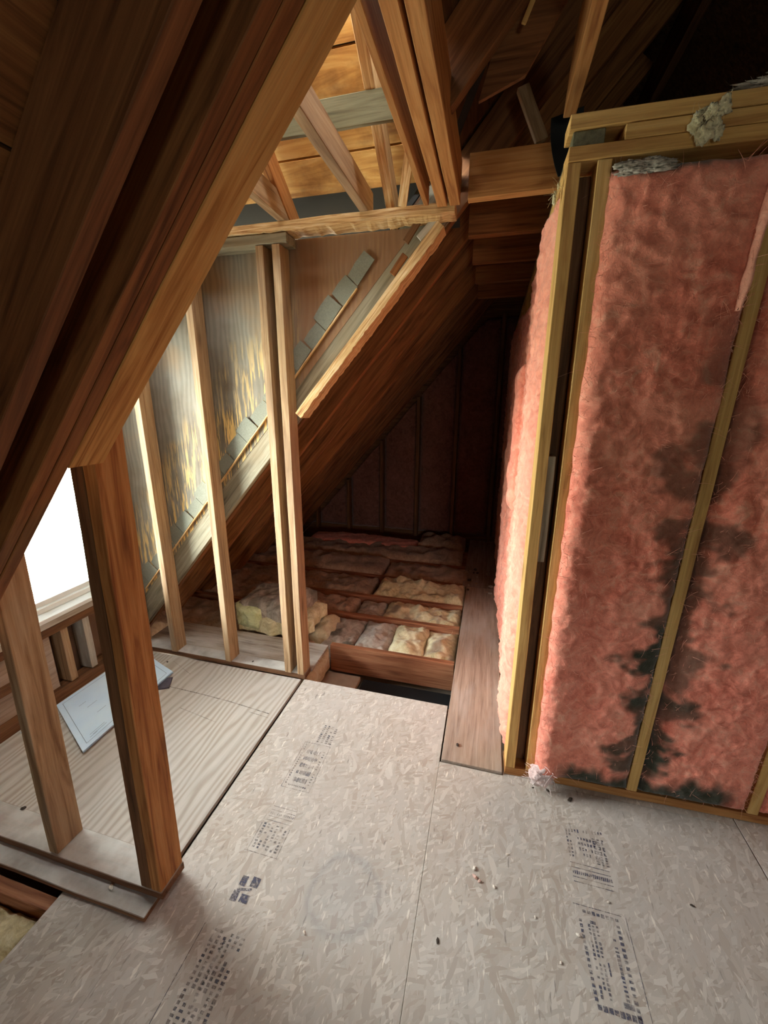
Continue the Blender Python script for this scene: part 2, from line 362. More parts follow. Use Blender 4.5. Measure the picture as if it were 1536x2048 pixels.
# gable end walls
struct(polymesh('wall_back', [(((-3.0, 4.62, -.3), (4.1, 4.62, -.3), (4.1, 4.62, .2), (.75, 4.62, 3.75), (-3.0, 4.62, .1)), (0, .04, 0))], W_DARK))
gx0, gx1, gz0, gz1 = .72, 1.38, .80, 1.46
Y = -2.56
struct(polymesh('wall_front', [(((-3, Y, -.3), (gx0, Y, -.3), (gx0, Y, 3.7), (-3, Y, 3.7)), (0, -.04, 0)),
    (((gx1, Y, -.3), (4.1, Y, -.3), (4.1, Y, 3.7), (gx1, Y, 3.7)), (0, -.04, 0)),
    (((gx0, Y, -.3), (gx1, Y, -.3), (gx1, Y, gz0), (gx0, Y, gz0)), (0, -.04, 0)),
    (((gx0, Y, gz1), (gx1, Y, gz1), (gx1, Y, 3.7), (gx0, Y, 3.7)), (0, -.04, 0))], W_STUD))
# eaves: closes the space where the rafters meet the floor
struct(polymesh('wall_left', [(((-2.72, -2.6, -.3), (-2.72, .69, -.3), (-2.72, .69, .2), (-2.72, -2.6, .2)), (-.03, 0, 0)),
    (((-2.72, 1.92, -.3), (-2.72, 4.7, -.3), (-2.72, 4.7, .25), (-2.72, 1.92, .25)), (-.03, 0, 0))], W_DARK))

# ------------------------------------------------------------------ structure: dormer shell
WY0, WY1, WZ0, WZ1 = .84, 1.76, .46, 1.90            # window opening
DX = -2.13
struct(polymesh('wall_window', [(((DX-.09, .66, -.3), (DX-.09, WY0, -.3), (DX-.09, WY0, 3.0), (DX-.09, .66, 3.0)), (-.03, 0, 0)),
    (((DX-.09, WY1, -.3), (DX-.09, 1.96, -.3), (DX-.09, 1.96, 3.0), (DX-.09, WY1, 3.0)), (-.03, 0, 0)),
    (((DX-.09, WY0, -.3), (DX-.09, WY1, -.3), (DX-.09, WY1, WZ0), (DX-.09, WY0, WZ0)), (-.03, 0, 0)),
    (((DX-.09, WY0, WZ1), (DX-.09, WY1, WZ1), (DX-.09, WY1, 3.0), (DX-.09, WY0, 3.0)), (-.03, 0, 0))], SOIL))
# far cheek plywood above the trimmer rafter, and the near one above the near roof slope
zf = lambda x: FU(x)+FO-.02
ck = struct(polymesh('wall_far_cheek', [(((-2.2, 1.894, zf(-2.2)), (-.36, 1.894, 2.245), (-2.2, 1.894, 2.245)), (0, .012, 0))], P_CHEEK))
zn = lambda x: NU(x)+NO-.02
struct(polymesh('wall_near_cheek', [(((-2.23, .688, zn(-2.23)), (-.25, .688, zn(-.25)), (-.25, .688, 2.62), (-2.23, .688, 2.62)), (0, -.012, 0))], P_CHEEK))
# dormer roof boards (run along x), far and near slopes, ridge at y = 1.30
TA = .75
zr = lambda y: 2.306 + (1.82-y)*TA           # underside of the dormer rafters, far slope
q = []; nrm = V((0, TA, 1)).normalized(); dd = V((0, -1, TA)).normalized(); RH = .115
org = V((0, 1.99, zr(1.99))) + nrm*RH; s = .215; Ld = (1.99-1.30)*math.sqrt(1+TA*TA)
while s < Ld:
    e = min(s+.132, Ld+.01); j = nrm*random.uniform(0, .006)
    zz_ = (org+dd*(s+.07)).z; xr = max(-.20, (zz_-FO-1.590)/FS-.823-.01)
    q.append(([org+dd*s+V((-2.26, 0, 0))+j, org+dd*s+V((xr, 0, 0))+j, org+dd*e+V((xr, 0, 0))+j, org+dd*e+V((-2.26, 0, 0))+j], nrm*.018)); s += .140
struct(polymesh('ceiling', q, W_SHTH))
a0 = org+nrm*.03; a1 = org+dd*(Ld+.03)+nrm*.03
struct(polymesh('ceiling', [([a0+V((-2.4, 0, 0)), a0+V((-.20, 0, 0)), a0.lerp(a1, .35)+V((-.20, 0, 0)), a1+V((.10, 0, 0)), a1+V((-2.4, 0, 0))], nrm*.02)], ROOFP))  # black panel left bare below the boards, stands in for the unlit attic
n2 = V((0, -TA, 1)).normalized()
b0 = V((0, .61, zr(1.99)))+n2*RH; b1 = V((0, 1.31, zr(1.29)))+n2*RH
struct(polymesh('ceiling', [([b0+V((-2.4, 0, 0)), b0+V((-.20, 0, 0)), b0.lerp(b1, .35)+V((-.20, 0, 0)), b1+V((.10, 0, 0)), b1+V((-2.4, 0, 0))], n2*.02)], W_SHTH))
struct(polymesh('wall_gable', [(((-2.235, .60, 2.2), (-2.235, 2.0, 2.2), (-2.235, 1.30, 3.0)), (-.03, 0, 0)), ], SOIL))

# ------------------------------------------------------------------ window_1
wn1 = struct(empty('window_1', (DX, 1.30, WZ0)))
for nm, lo, hi in (('window_frame', (DX-.12, WY0, WZ0), (DX-.03, WY0+.035, WZ1)), ('window_frame', (DX-.12, WY1-.035, WZ0), (DX-.03, WY1, WZ1)),
                   ('window_frame', (DX-.12, WY0+.036, WZ1-.035), (DX-.03, WY1-.036, WZ1)),
                   ('window_sill', (DX-.13, WY0+.036, WZ0), (DX+.02, WY1-.036, WZ0+.022)),
                   ('sash_rail', (DX-.11, WY0+.037, WZ0+.024), (DX-.05, WY1-.037, WZ0+.052)), ('sash_rail', (DX-.095, WY0+.037, WZ0+.054), (DX-.065, WY1-.037, WZ0+.082))):
    abox(nm, lo, hi, VINYL, parent=wn1, rough=0, seg=2)
abox('glass_pane', (DX-.083, WY0+.037, WZ0+.084), (DX-.079, WY1-.037, WZ1-.037), GLASS, parent=wn1, bev=0, rough=0, seg=1)
# fill window added unseen behind the viewer to light the pink wall
wn2 = struct(empty('added_fill_window', (1.05, Y, gz0)))
for lo, hi in (((gx0, Y-.05, gz0), (gx0+.05, Y+.02, gz1)), ((gx1-.05, Y-.05, gz0), (gx1, Y+.02, gz1)), ((gx0+.051, Y-.05, gz0), (gx1-.051, Y+.02, gz0+.05)), ((gx0+.051, Y-.05, gz1-.05), (gx1-.051, Y+.02, gz1))):
    abox('window_frame', lo, hi, VINYL, parent=wn2, rough=0, seg=2)

# ------------------------------------------------------------------ knee wall below the window
g = 'framing pieces of the knee wall under the window'
abox_t = lambda nm, lo, hi, mat, lab, cat, grp=None, **kw: tag(abox(nm, lo, hi, mat, **kw), lab, cat, grp)
abox_t('window_stool', (DX-.045, .80, WZ0-.035), (DX+.012, 1.80, WZ0-.003), W_GREY, 'dusty grey board lying as a stool directly under the white window sill', 'board')
abox_t('rough_sill', (DX-.08, .80, WZ0-.08), (DX+.01, 1.80, WZ0-.037), W_DARK, 'dark horizontal rough sill timber below the window stool', 'timber')
abox_t('knee_wall_rail', (DX-.08, .83, .20), (DX+.0, 1.27, .238), W_DARK, 'dark horizontal blocking rail halfway down the knee wall', 'timber')
abox_t('knee_wall_panel', (DX-.08, .80, .055), (DX-.03, 1.36, .36), W_PLNK, 'brown board panel filling the knee wall left part below the window', 'board')
for i, (y, m, lab) in enumerate(((1.40, W_STUD, 'short pale cripple stud under the window beside the brown panel'), (1.52, W_GREY, 'short light grey cripple stud under the window, next to the big post'), (1.70, W_STUD, 'short cripple stud under the window nearest the far cheek'))):
    abox_t('cripple_stud', (DX-.085, y, .06), (DX-.0, y+.038, WZ0-.082), m, lab, 'stud', axis=2)
abox_t('knee_wall_plate', (DX-.07, .82, 0), (DX+.02, 1.79, .055), W_DARK, 'dark bottom plate of the knee wall against the dormer floor', 'timber')

# ------------------------------------------------------------------ dormer floor, planks
def sheet(name, lo, hi, mat, lab, cat='plywood'):
    o = at_origin(abox(name, lo, hi, mat, axis=1, bev=.001, rough=0)); tag(o, lab, cat); return o
ply = sheet('plywood_sheet', (-2.12, .80, -.016), (-.960, 1.806, .004), P_FLOOR, 'large worn plywood sheet flooring the dormer under the papers')
abox_t('side_plank', (-.1125, 1.468, -.006), (.148, 3.27, .012), W_PLNK, 'brown wooden plank lying along the foot of the pink wall', 'plank', axis=1)
abox_t('edge_plank', (-2.12, 1.893, -.002), (-.93, 2.15, .014), W_GREY, 'dusty grey plank behind the far studs at their feet', 'plank', axis=0)
abox_t('walk_board', (-.15, 3.29, -.012), (.15, 4.55, .006), W_PLNK, 'dusty dark board at the back along the pink wall, beyond the brown plank', 'plank', axis=1)

# ------------------------------------------------------------------ joists
def joist(y, x0, x1, lab, top=-.004):
    abox_t('floor_joist', (x0, y-.019, top-.19), (x1, y+.019, top), W_JOIS, lab, 'joist', 'floor joists running across the attic', axis=0)
joist(2.192, -.93, -.12, 'brown floor joist exposed at the back edge of the open floor hole', .0)
joist(2.61, -2.6, -.12, 'floor joist between the first and second rows of loose insulation')
joist(2.93, -2.6, -.12, 'floor joist between the second and third rows of loose insulation')
joist(3.33, -2.6, .1, 'dim floor joist just behind the brightest yellow insulation row')
joist(3.73, -2.6, .1, 'very dim floor joist second from the back wall')
joist(4.13, -2.6, .1, 'very dim floor joist nearest the back wall')
joist(.625, -2.6, -.95, 'reddish floor joist under the near plank at lower left, by the insulation', -.02)
joist(1.80, -.94, 0.14, 'floor joist under the far edge of the strand board', -.02)
tag(abox('black_board', (-.70, 1.84, -.235), (-.12, 2.17, -.215), BLACK, rough=0), 'black board at the bottom of the floor hole', 'board')
tag(abox('beige_scrap', (-.95, 1.84, -.232), (-.72, 2.17, -.20), CARD), 'beige scrap at the left bottom of the floor hole', 'scrap')

# ------------------------------------------------------------------ far cheek of the dormer
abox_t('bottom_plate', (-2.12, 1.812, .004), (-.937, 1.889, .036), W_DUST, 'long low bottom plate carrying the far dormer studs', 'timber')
G = 'studs of the far dormer wall'
for x, lab in ((-2.105, 'dark wall stud in the far corner beside the window, behind the big near post'), (-1.838, 'thin pale wall stud of the far dormer wall, leftmost clear of the near post'),
               (-1.452, 'thin pale wall stud standing alone in the middle of the weathered plywood'), (-1.058, 'left stud of the close pair at the open end of the far dormer wall'), (-.978, 'right stud of the close pair at the open end of the far dormer wall')):
    abox_t('wall_stud', (x, 1.803, .037), (x+.038, 1.889, 2.205), W_STUD, lab, 'stud', G, axis=2)
abox_t('lower_top_plate', (-2.12, 1.80, 2.207), (-.905, 1.889, 2.244), W_GRN, 'short grey top plate resting on the far dormer studs', 'timber')
tag(board('upper_top_plate', (-2.14, 1.842, 2.264), (-.195, 1.842, 2.268), .036, .094, (0, 0, 1), W_SPLN, ragged=.009, seg=110, bev=.001), 'long orange splintered plate above the studs, under the dormer ceiling joists', 'timber')
# trimmer rafter behind the studs, shingle strip, lath
tag(raf('trimmer_rafter', 1.8955, 1.933, FU, FS, -2.25, -.20, W_GRN), 'front ply of the trimmer rafter carrying the cut shingles, dusty grey', 'rafter')  # one dusty grey along the whole ply
tag(raf('trimmer_rafter', 1.935, 1.972, FU, FS, -2.55, .72, W_DEEP, off=-.012), 'rear ply of the far trimmer rafter just behind the shingle strip', 'rafter')
nn = V((-FS, 0, 1)).normalized(); dr = V((1, 0, FS)).normalized()
p0 = V((-.905, 1.842, FU(-.905)+.0))-nn*.0205; p1 = V((-.262, 1.842, FU(-.262)))-nn*.0205
tag(board('sloping_brace', p0, p1, .037, .092, nn, W_SPLN, ragged=.008, seg=70, bev=.001), 'bright orange splintered sloping timber between the stud pair and the orange plate', 'timber')
sh = V((-2.09, 0, FU(-2.09)+FO)); s = 0; i = 0
while True:
    Lt = .118 + .012*math.sin(i*2.7)
    a = sh + dr*s
    if a.x > -.55: break
    wd = .075 + .012*math.sin(i*1.9)
    th = math.atan(FS) + .05*math.sin(i*3.1)
    d_ = V((math.cos(th), 0, math.sin(th))); n_ = V((-math.sin(th), 0, math.cos(th)))
    yy = 1.8905 - .0035*(i % 2)
    q = [([V((0, yy, 0))+a+n_*.002, V((0, yy, 0))+a+d_*(Lt-.004)+n_*.002, V((0, yy, 0))+a+d_*(Lt-.004)+n_*wd, V((0, yy, 0))+a+d_*Lt*.5+n_*(wd+.004), V((0, yy, 0))+a+d_*.004+n_*wd], (0, -.003, 0))]
    tag(polymesh('shingle', q, SHING, origin=a+V((0, yy, 0))), 'cut grey shingle in the diagonal strip on the far dormer cheek', 'shingle', 'cut shingles in the diagonal strip')
    s += Lt; i += 1
l0 = V((-2.05, 1.886, FU(-2.05)+FO))-nn*.004; l1 = V((-.62, 1.886, FU(-.62)+FO))-nn*.004
tag(board('lath_strip', l0, l1, .008, .012, nn, W_SPLN), 'thin bright wood strip along the lower edge of the grey shingles', 'strip')
# torn wood pieces between the last shingles and the trimmer
for k, (x, z, a) in enumerate(((-.40, 2.215, .95), (-.345, 2.225, .75), (-.455, 2.10, .9))):
    d_ = V((math.cos(a), 0, math.sin(a)))
    tag(board('wood_sliver', V((x, 1.87, z-.03)), V((x, 1.87, z-.03))+d_*.09, .028, .01, (-d_.z, 0, d_.x), (W_DARK, W_GREY, W_RAFT)[k], seg=3),
        ('dark torn wood piece stuck above the topmost shingle', 'pale grey torn wood piece in the peak below the orange plate', 'brown torn wood piece beside the topmost shingles')[k], 'wood piece')

# ------------------------------------------------------------------ rafters of the main slope beyond the dormer
GR = 'main rafters beyond the dormer'
for y, lab in ((2.27, 'first rafter beyond the doubled trimmer, reddish brown'), (2.66, 'second rafter beyond the doubled trimmer'), (3.06, 'third rafter beyond the doubled trimmer, dim'), (3.46, 'fourth rafter beyond the doubled trimmer, nearly dark'), (3.86, 'rafter second nearest the dark back wall'), (4.26, 'rafter nearest the dark back wall')):
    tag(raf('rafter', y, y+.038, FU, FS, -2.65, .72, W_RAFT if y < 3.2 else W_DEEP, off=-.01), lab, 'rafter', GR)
# jack rafters from the header to the ridge
for y, lab in ((1.37, 'short rafter rising from the header to the ridge, its edge faintly lit'), (.98, 'short rafter rising overhead from the header, nearest the viewer')):
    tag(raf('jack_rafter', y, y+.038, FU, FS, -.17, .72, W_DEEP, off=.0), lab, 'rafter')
tag(polymesh('plywood_gusset', [(((-.10, 1.412, 2.36), (.02, 1.412, 2.40), (.16, 1.412, 2.62), (.13, 1.412, 2.79), (-.02, 1.412, 2.62)), (0, .012, 0))], W_DEEP, origin=(0, 1.41, 2.5)), 'irregular brown plywood scrap nailed against the short rafter', 'plywood')
tag(board('nailed_sliver', (.005, 1.362, 2.475), (.035, 1.362, 2.545), .012, .006, (1, 0, -.4), W_YELL, seg=2), 'short pale sliver of wood on the short rafter overhead', 'wood piece')
# rafters in front of the dormer
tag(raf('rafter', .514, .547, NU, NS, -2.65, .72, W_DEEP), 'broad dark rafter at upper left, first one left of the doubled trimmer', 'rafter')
tag(raf('rafter', .10, .138, NU, NS, -2.65, .72, W_RAFT), 'rafter nearest the viewer at the far upper left', 'rafter')
for y, lab in ((-.31, 'rafter just behind the viewer on the left slope'), (-.72, 'second rafter behind the viewer'), (-1.13, 'third rafter behind the viewer'), (-1.54, 'fourth rafter behind the viewer'), (-1.95, 'fifth rafter behind the viewer')):
    tag(raf('rafter', y, y+.038, NU, NS, -2.65, .72, W_RAFT), lab, 'rafter')
tag(raf('trimmer_rafter', .617, .647, NU, NS, -2.3, .72, W_RAFT), 'left ply of the doubled near trimmer rafter', 'rafter')
tag(raf('trimmer_rafter', .649, .681, NU, NS, -2.3, .72, W_RAFT, off=-.001), 'right ply of the doubled near trimmer rafter, against the orange timber', 'rafter')
nm_ = V((-NS, 0, 1)).normalized()
p0 = V((-.902, .727, NU(-.902)))+nm_*.018; p1 = V((-.22, .727, NU(-.22)))+nm_*.018
tag(board('sloping_plate', p0, p1, .036, .088, nm_, W_PLATE, bev=.002), 'wide orange sloping plate with knots along the near trimmer, above the near post', 'timber')

# ------------------------------------------------------------------ header and ceiling joists of the dormer
hz = 2.266
abox_t('header_board', (-.309, .69, hz), (-.290, 1.765, hz+.19), W_ORNG, 'thin left board of the triple overhead header, bright lower edge', 'timber')
abox_t('header_board', (-.260, .69, hz), (-.223, 1.79, hz+.14), W_ORNG, 'middle timber of the triple overhead header', 'timber')
abox_t('header_board', (-.213, .69, hz), (-.174, 1.79, hz+.14), W_ORNG, 'right timber of the triple overhead header with a round knot', 'timber')
for x, y0, lab in ((-.575, .70, 'dark ceiling joist crossing the dormer in the middle, ending on the orange plate'), (-.94, .70, 'short visible ceiling joist of the dormer nearest the window'), (-1.36, .70, 'ceiling joist of the dormer hidden mostly behind the near rafters')):
    abox_t('ceiling_joist', (x, y0, 2.285), (x+.037, 1.87, 2.375), W_STUD, lab, 'joist', 'dormer ceiling joists')
ndm = V((0, TA, 1)).normalized()
for x, m, lab in ((-.475, W_SPLN, 'pale yellow dormer rafter with torn bark edge, right of the middle ceiling joist'), (-.935, W_ORNG, 'brown dormer rafter by the bright gap near the window side'), (-1.36, W_ORNG, 'dormer rafter nearest the window')):
    a = V((x+.019, 1.90, zr(1.90)))+ndm*.045; b = V((x+.019, 1.31, zr(1.31)))+ndm*.045
    tag(board('dormer_rafter', a, b, .088, .036, ndm, m), lab, 'rafter', 'dormer roof rafters')
tag(board('dormer_crosspiece', (-2.0, 1.565, zr(1.56)-.022), (-.29, 1.565, zr(1.56)-.022), .080, .030, (0, -.30, 1), W_GRD), 'grey green horizontal crosspiece under the dormer roof boards', 'timber')
tag(board('roof_brace', (-.40, 1.80, 2.29), (-.345, 1.66, 2.40), .035, .02, (1, 0, 0), W_SPLN, seg=3), 'small pale diagonal brace behind the header, above the orange plate', 'timber')

# ------------------------------------------------------------------ near cheek of the dormer
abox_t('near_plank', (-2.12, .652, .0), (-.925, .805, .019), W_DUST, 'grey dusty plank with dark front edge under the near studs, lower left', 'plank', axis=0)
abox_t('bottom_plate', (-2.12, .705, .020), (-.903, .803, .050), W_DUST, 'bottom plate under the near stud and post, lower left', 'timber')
hh = (V((0, .7, NU(-.9))))
def near_post(nm, x0, x1, mat, lab, grp=None):
    xm = (x0+x1)/2; zt = 1.62 if nm == 'corner_post' else 2.2
    if xm < -1: zt = 2.2
    ly = .038*(zt-.05)/1.4
    tag(board(nm, (xm, .753, .051), (xm, .757+ly, zt), .094 if nm != 'wall_stud' else .089, x1-x0, (0, 1, 0), mat, seg=12), lab, 'stud' if nm == 'wall_stud' else 'post', grp)
near_post('corner_post', -.942, -.905, W_ORNG, 'big near post at the plank end, its right ply with wide reddish face')
near_post('corner_post', -.981, -.944, W_DARK, 'big near post, its dark left ply')  # ply colours carry the post's lit right and shaded left faces
near_post('wall_stud', -1.368, -1.330, W_STUD, 'near stud at far left in front of the window')
near_post('wall_stud', -1.785, -1.748, W_RAFT, 'near stud cut by the left edge of the photo')

# ------------------------------------------------------------------ collar joists over the passage
GC = 'collar joists over the dark passage'
for y, lab in ((1.76, 'nearest collar joist over the passage, broad, with a knot and bright lower edge'), (2.12, 'second collar joist over the passage'), (2.50, 'third collar joist over the passage, dim'), (2.88, 'fourth collar joist over the passage, very dim'), (3.28, 'fifth collar joist over the passage, almost dark')):
    abox_t('collar_joist', (-.145 if y < 2 else -.165, y, 2.272), (2.1, y+.038, 2.412), W_ORNG if y < 2 else W_RAFT, lab, 'joist', GC, axis=0)
tag(board('overhead_beam', (.171, .2, 2.50), (.171, 1.78, 2.50), .14, .038, (0, 0, 1), W_ORNG, cuts=[((.17, 1.68, 2.43), (0, 1, .75))]), 'long beam overhead running toward the viewer, its angled end above the collar joist', 'timber')
tag(board('diagonal_brace', (.02, 1.80, 2.60), (.098, 1.78, 2.425), .042, .02, (1, .2, .2), W_STUD, seg=4), 'short pale diagonal brace standing on the nearest collar joist', 'timber')
q = []
pts = []
for i in range(10):
    t = i/9; pts.append((.120+.04*t*t, 1.745, 2.47-.17*t))
q = []
for i in range(9):
    a, b = pts[i], pts[i+1]
    q.append(([a, b, (b[0]+.10, b[1], b[2]+.02), (a[0]+.10, a[1], a[2]+.02)], (0, .004, 0)))
tag(polymesh('felt_flap', q, BLACK, origin=pts[5]), 'black curved flap of roofing felt at the corner above the pink wall', 'felt')
def tube(name, pts, r, mat, parent=None):
    cu = bpy.data.curves.new(name, 'CURVE'); cu.dimensions = '3D'; cu.bevel_depth = r; cu.bevel_resolution = 2
    sp = cu.splines.new('POLY'); sp.points.add(len(pts)-1)
    for p, c in zip(sp.points, pts): p.co = (*c, 1)
    o = bpy.data.objects.new(name, cu); col.objects.link(o); dg = bpy.context.evaluated_depsgraph_get()
    me = bpy.data.meshes.new_from_object(o.evaluated_get(dg)); bpy.data.objects.remove(o)
    return link(name, me, mat, parent)
tag(tube('cable', [(.62, 1.9-.06*i, 2.84+.035*i+.01*math.sin(i)) for i in range(16)], .003, CABLE), 'thin grey cable in the dark roof space at upper right', 'cable')
abox_t('ridge_beam', (.72, -2.4, 3.16), (.76, 4.5, 3.34), W_DARK, 'dark ridge beam at the peak of the main roof', 'timber')

# ------------------------------------------------------------------ insulation builder
def attr(me, nm, vals):
    a = me.attributes.new(nm, 'FLOAT', 'POINT'); a.data.foreach_set('value', np.asarray(vals, dtype=np.float32))
def batt(name, O, u, v, n, Wd, H, D, mat, bulge=.02, amp=.008, res=.008, seed=0, stain=None, fibres=0, flen=.03, edge=.018, curl=None, tone=None, lump=0, lsc=8, prof=None, parent=None, rag=.006):
    O, u, v, n = V(O), V(u).normalized(), V(v).normalized(), V(n).normalized()
    tall = H > 1.5
    nu, nv = max(4, int(Wd/res)), max(4, int(H/res)); S = V((seed*7.3, seed*3.1, seed*1.7))
    vs, st, tn = [], [], []
    def surf(s, t):
        e = min(s, Wd-s, t, H-t)
        k = 1-math.exp(-max(e, 0)/edge)
        q = V((s, t, 0))
        h = bulge*k*(.7+.3*math.sin(math.pi*s/Wd)) + amp*noise.fractal(q*(24 if tall else 14)+S, 1.0, 2.1, 4)*(.4+.6*k) + bulge*.25*noise.noise(q*4+S)*k
        if lump: h += lump*(1-min(1, noise.voronoi(q*lsc+S)[0][0]*1.3))*k
        if prof: h += prof(s, t)
        ou = rag*noise.noise(V((t*18, 3, 1))+S)*(1 if s < Wd*.5 else -1)*math.exp(-e/.03) ; ov = rag*noise.noise(V((s*18, 8, 2))+S)*math.exp(-e/.03)
        p = O+u*(s+ou)+v*(t+ov)+n*(h - (D*.15)*(1-k))
        if curl: p = curl(p, s, t)
        return p
    for j in range(nv+1):
        for i in range(nu+1):
            s, t = Wd*i/nu, H*j/nv; vs.append(surf(s, t)); st.append(stain(s, t) if stain else 0); tn.append(tone(s, t) if tone else 0)
    W1 = nu+1; fs = [(j*W1+i, j*W1+i+1, (j+1)*W1+i+1, (j+1)*W1+i) for j in range(nv) for i in range(nu)]
    ring = [i for i in range(nu+1)]+[j*W1+nu for j in range(1, nv+1)]+[nv*W1+i for i in range(nu-1, -1, -1)]+[j*W1 for j in range(nv-1, 0, -1)]
    b0 = len(vs)
    for r in ring: vs.append(vs[r]-n*D*(.98+.04*noise.noise(vs[r]*20))); st.append(st[r]*.5); tn.append(0)
    m = len(ring); fs += [(ring[k], b0+k, b0+(k+1) % m, ring[(k+1) % m]) for k in range(m)]
    fs.append(tuple(range(b0, b0+m)))
    rng = random.Random(seed)
    for _ in range(fibres):
        s, t = rng.uniform(0, Wd), rng.uniform(0, H)
        if rng.random() < .35: s = rng.choice((rng.uniform(0, .02), Wd-rng.uniform(0, .02)))
        if stain and stain(s, t) > .4 and rng.random() < .7: continue
        p = surf(s, t); ang = rng.uniform(0, 6.28); L = rng.uniform(.3, 1)*flen*(1.6 if rng.random() < .12 else 1); dv = (u*math.cos(ang)+v*math.sin(ang)+n*rng.uniform(.0, .35)).normalized()
        bend = (u*rng.uniform(-1, 1)+v*rng.uniform(-1, 1)+n*rng.uniform(-.6, .3)); wv = dv.cross(n).normalized()*rng.uniform(.0003, .0009); base = len(vs); K = 5
        for k in range(K):
            a = k/(K-1); c = p+dv*L*a+bend*L*.6*a*a; wf = wv*(1-.7*a)
            vs += [c-wf, c+wf]; st += [0, 0]; x = rng.uniform(.1, .8); tn += [x, x]
        fs += [(base+2*k, base+2*k+1, base+2*k+3, base+2*k+2) for k in range(K-1)]
    me = bpy.data.meshes.new(name); c0 = V(O)
    me.from_pydata([tuple(p-c0) for p in vs], [], fs); me.update()
    attr(me, 'stain', st); attr(me, 'tone', tn)
    for p in me.polygons: p.use_smooth = True
    return link(name, me, mat, parent, Matrix.Translation(c0))
def fbm(x, y, z=0): return noise.fractal(V((x, y, z)), 1.0, 2.0, 4)
def sm(a, b, x): t = max(0, min(1, (x-a)/(b-a))); return t*t*(3-2*t)

# ------------------------------------------------------------------ pink partition wall, front face
th = math.atan(.026); du = V((math.cos(th), math.sin(th), 0)); dn = V((math.sin(th), -math.cos(th), 0)); C0 = V((.16, 1.475, 0))
def PW(a, z, o=0): return C0+du*a+dn*o+V((0, 0, z))
def pstud(a, zt, lab, mat=W_YELL, lean=0, wd=.038, zb=.038, grp='studs of the pink insulated wall'):
    tag(board('wall_stud', PW(a+wd/2, zb, -.0445), PW(a+wd/2+lean, zt, -.0445), .089, wd, dn, mat, seg=14), lab, 'stud', grp)
tag(board('bottom_plate', PW(-.002, .019, -.0445), PW(1.9, .019, -.0445), .089, .037, dn, W_ORNG), 'bottom plate of the pink wall front, lying on the strand board', 'timber')
pstud(0, 2.214, 'bright yellow corner stud at the left end of the pink wall', W_YELL, -.003)
pstud(.083, 2.214, 'yellow stud just right of the dark gap in the pink wall corner', W_YELL, -.004)
pstud(.47, 2.214, 'leaning yellow stud between the tall pink batt and the stained one', W_YELL, .055)
pstud(.885, 2.214, 'stud at the right edge of the photo in the pink wall', W_YELL, .05)
pstud(1.30, 2.214, 'stud of the pink wall beyond the right edge', W_YELL, .05)
tag(board('top_plate', PW(-.002, 2.234, -.0445), PW(1.9, 2.240, -.0445), .089, .037, dn, W_YELL), 'lowest of the three stacked top plates on the pink wall', 'timber')
tag(board('top_plate', PW(.14, 2.273, -.0445), PW(1.9, 2.279, -.0445), .089, .037, dn, W_YELL), 'middle of the three stacked top plates on the pink wall', 'timber')
tag(board('top_plate', PW(-.006, 2.312, -.0445), PW(1.9, 2.318, -.0445), .089, .037, dn, W_YELL), 'uppermost of the three stacked top plates on the pink wall', 'timber')
abox_t('end_block', (.166, 1.485, 2.2545), (.25, 4.5, 2.2925), W_GRD, 'grey end grain plate in the pink wall top corner, beside the dark slot', 'timber', axis=1)
tag(board('inner_corner_stud', PW(.062, .04, -.072), PW(.058, 2.2, -.072), .034, .036, dn, W_DARK), 'dark stud recessed in the gap of the pink wall corner', 'stud')
tag(board('scrap_block', PW(.0445, .985, -.012), PW(.0425, 1.372, -.012), .022, .033, dn, W_GRN, ragged=.006, seg=30, rough=.002), 'weathered scrap block wedged in the gap between the two corner studs', 'wood piece')

def st1(s, t):
    right = sm(.13+.03, .0, (.345-s) + .10*fbm(s*5, t*6, 3) - .02)
    amt = (.60+.22*sm(1.3, .9, t)+.18*sm(-.15, .2, fbm(1.3, t*2.2, 5))) * sm(1.95, 1.45, t)
    right = sm(.095, .02, (.350-s)+.15*fbm(s*6, t*9, 3)+.012*(t > 1)) * amt
    bot = sm(.12, .05, t + .07*fbm(s*9, t*4, 7)) * sm(.04, .14, s)
    top = sm(.035, .0, (2.14-t) + .03*fbm(s*20, t*9, 2)) * sm(.33, .16, s)
    return min(1, max(right, bot, top)*1.0)
def pf1(s, t):  # the batt hangs out at the left, more so low down
    return .035*sm(.14, 0, s)*sm(2.2, .8, t) - .0*s
batt('insulation_batt', PW(.112, .045, .006), du, (0, 0, 1), dn, .356, 2.14, .075, F_PINK, .028, .0065, .006, 1, st1, 2600, .035, prof=pf1, curl=lambda p, s, t: p+du*(.026*t*s/.356), lump=.003, lsc=11)
tag(bpy.data.objects['insulation_batt'], 'tall pink batt between the corner studs and the leaning stud', 'insulation', 'pink batts of the wall front')
def st2(s, t):
    left = sm(.095, .02, s + .15*fbm(s*7, t*9, 13)) * (.75+.25*sm(-.2, .2, fbm(3.3, t*2.4, 5))) * sm(1.75, 1.2, t)
    bot = sm(.12, .05, t + .07*fbm(s*9, t*4, 17)) * sm(.37, .26, s+.05*fbm(t*9, s*9))
    return min(1, max(left, bot))
tag(batt('insulation_batt', PW(.514, .045, .000), du+V((0, 0, 0)), (.026, 0, 1), dn, .366, 2.12, .075, F_PINK, .024, .0065, .006, 2, st2, 2600, .035, lump=.003, lsc=11), 'pink batt with dark mould stains right of the leaning stud', 'insulation', 'pink batts of the wall front')
tag(batt('insulation_batt', PW(.926, .045, .000), du, (.022, 0, 1), dn, .372, 2.12, .075, F_PINK, .026, .015, .012, 3, None, 150, .03), 'pink batt at the right edge of the photo beyond the last stud', 'insulation', 'pink batts of the wall front')
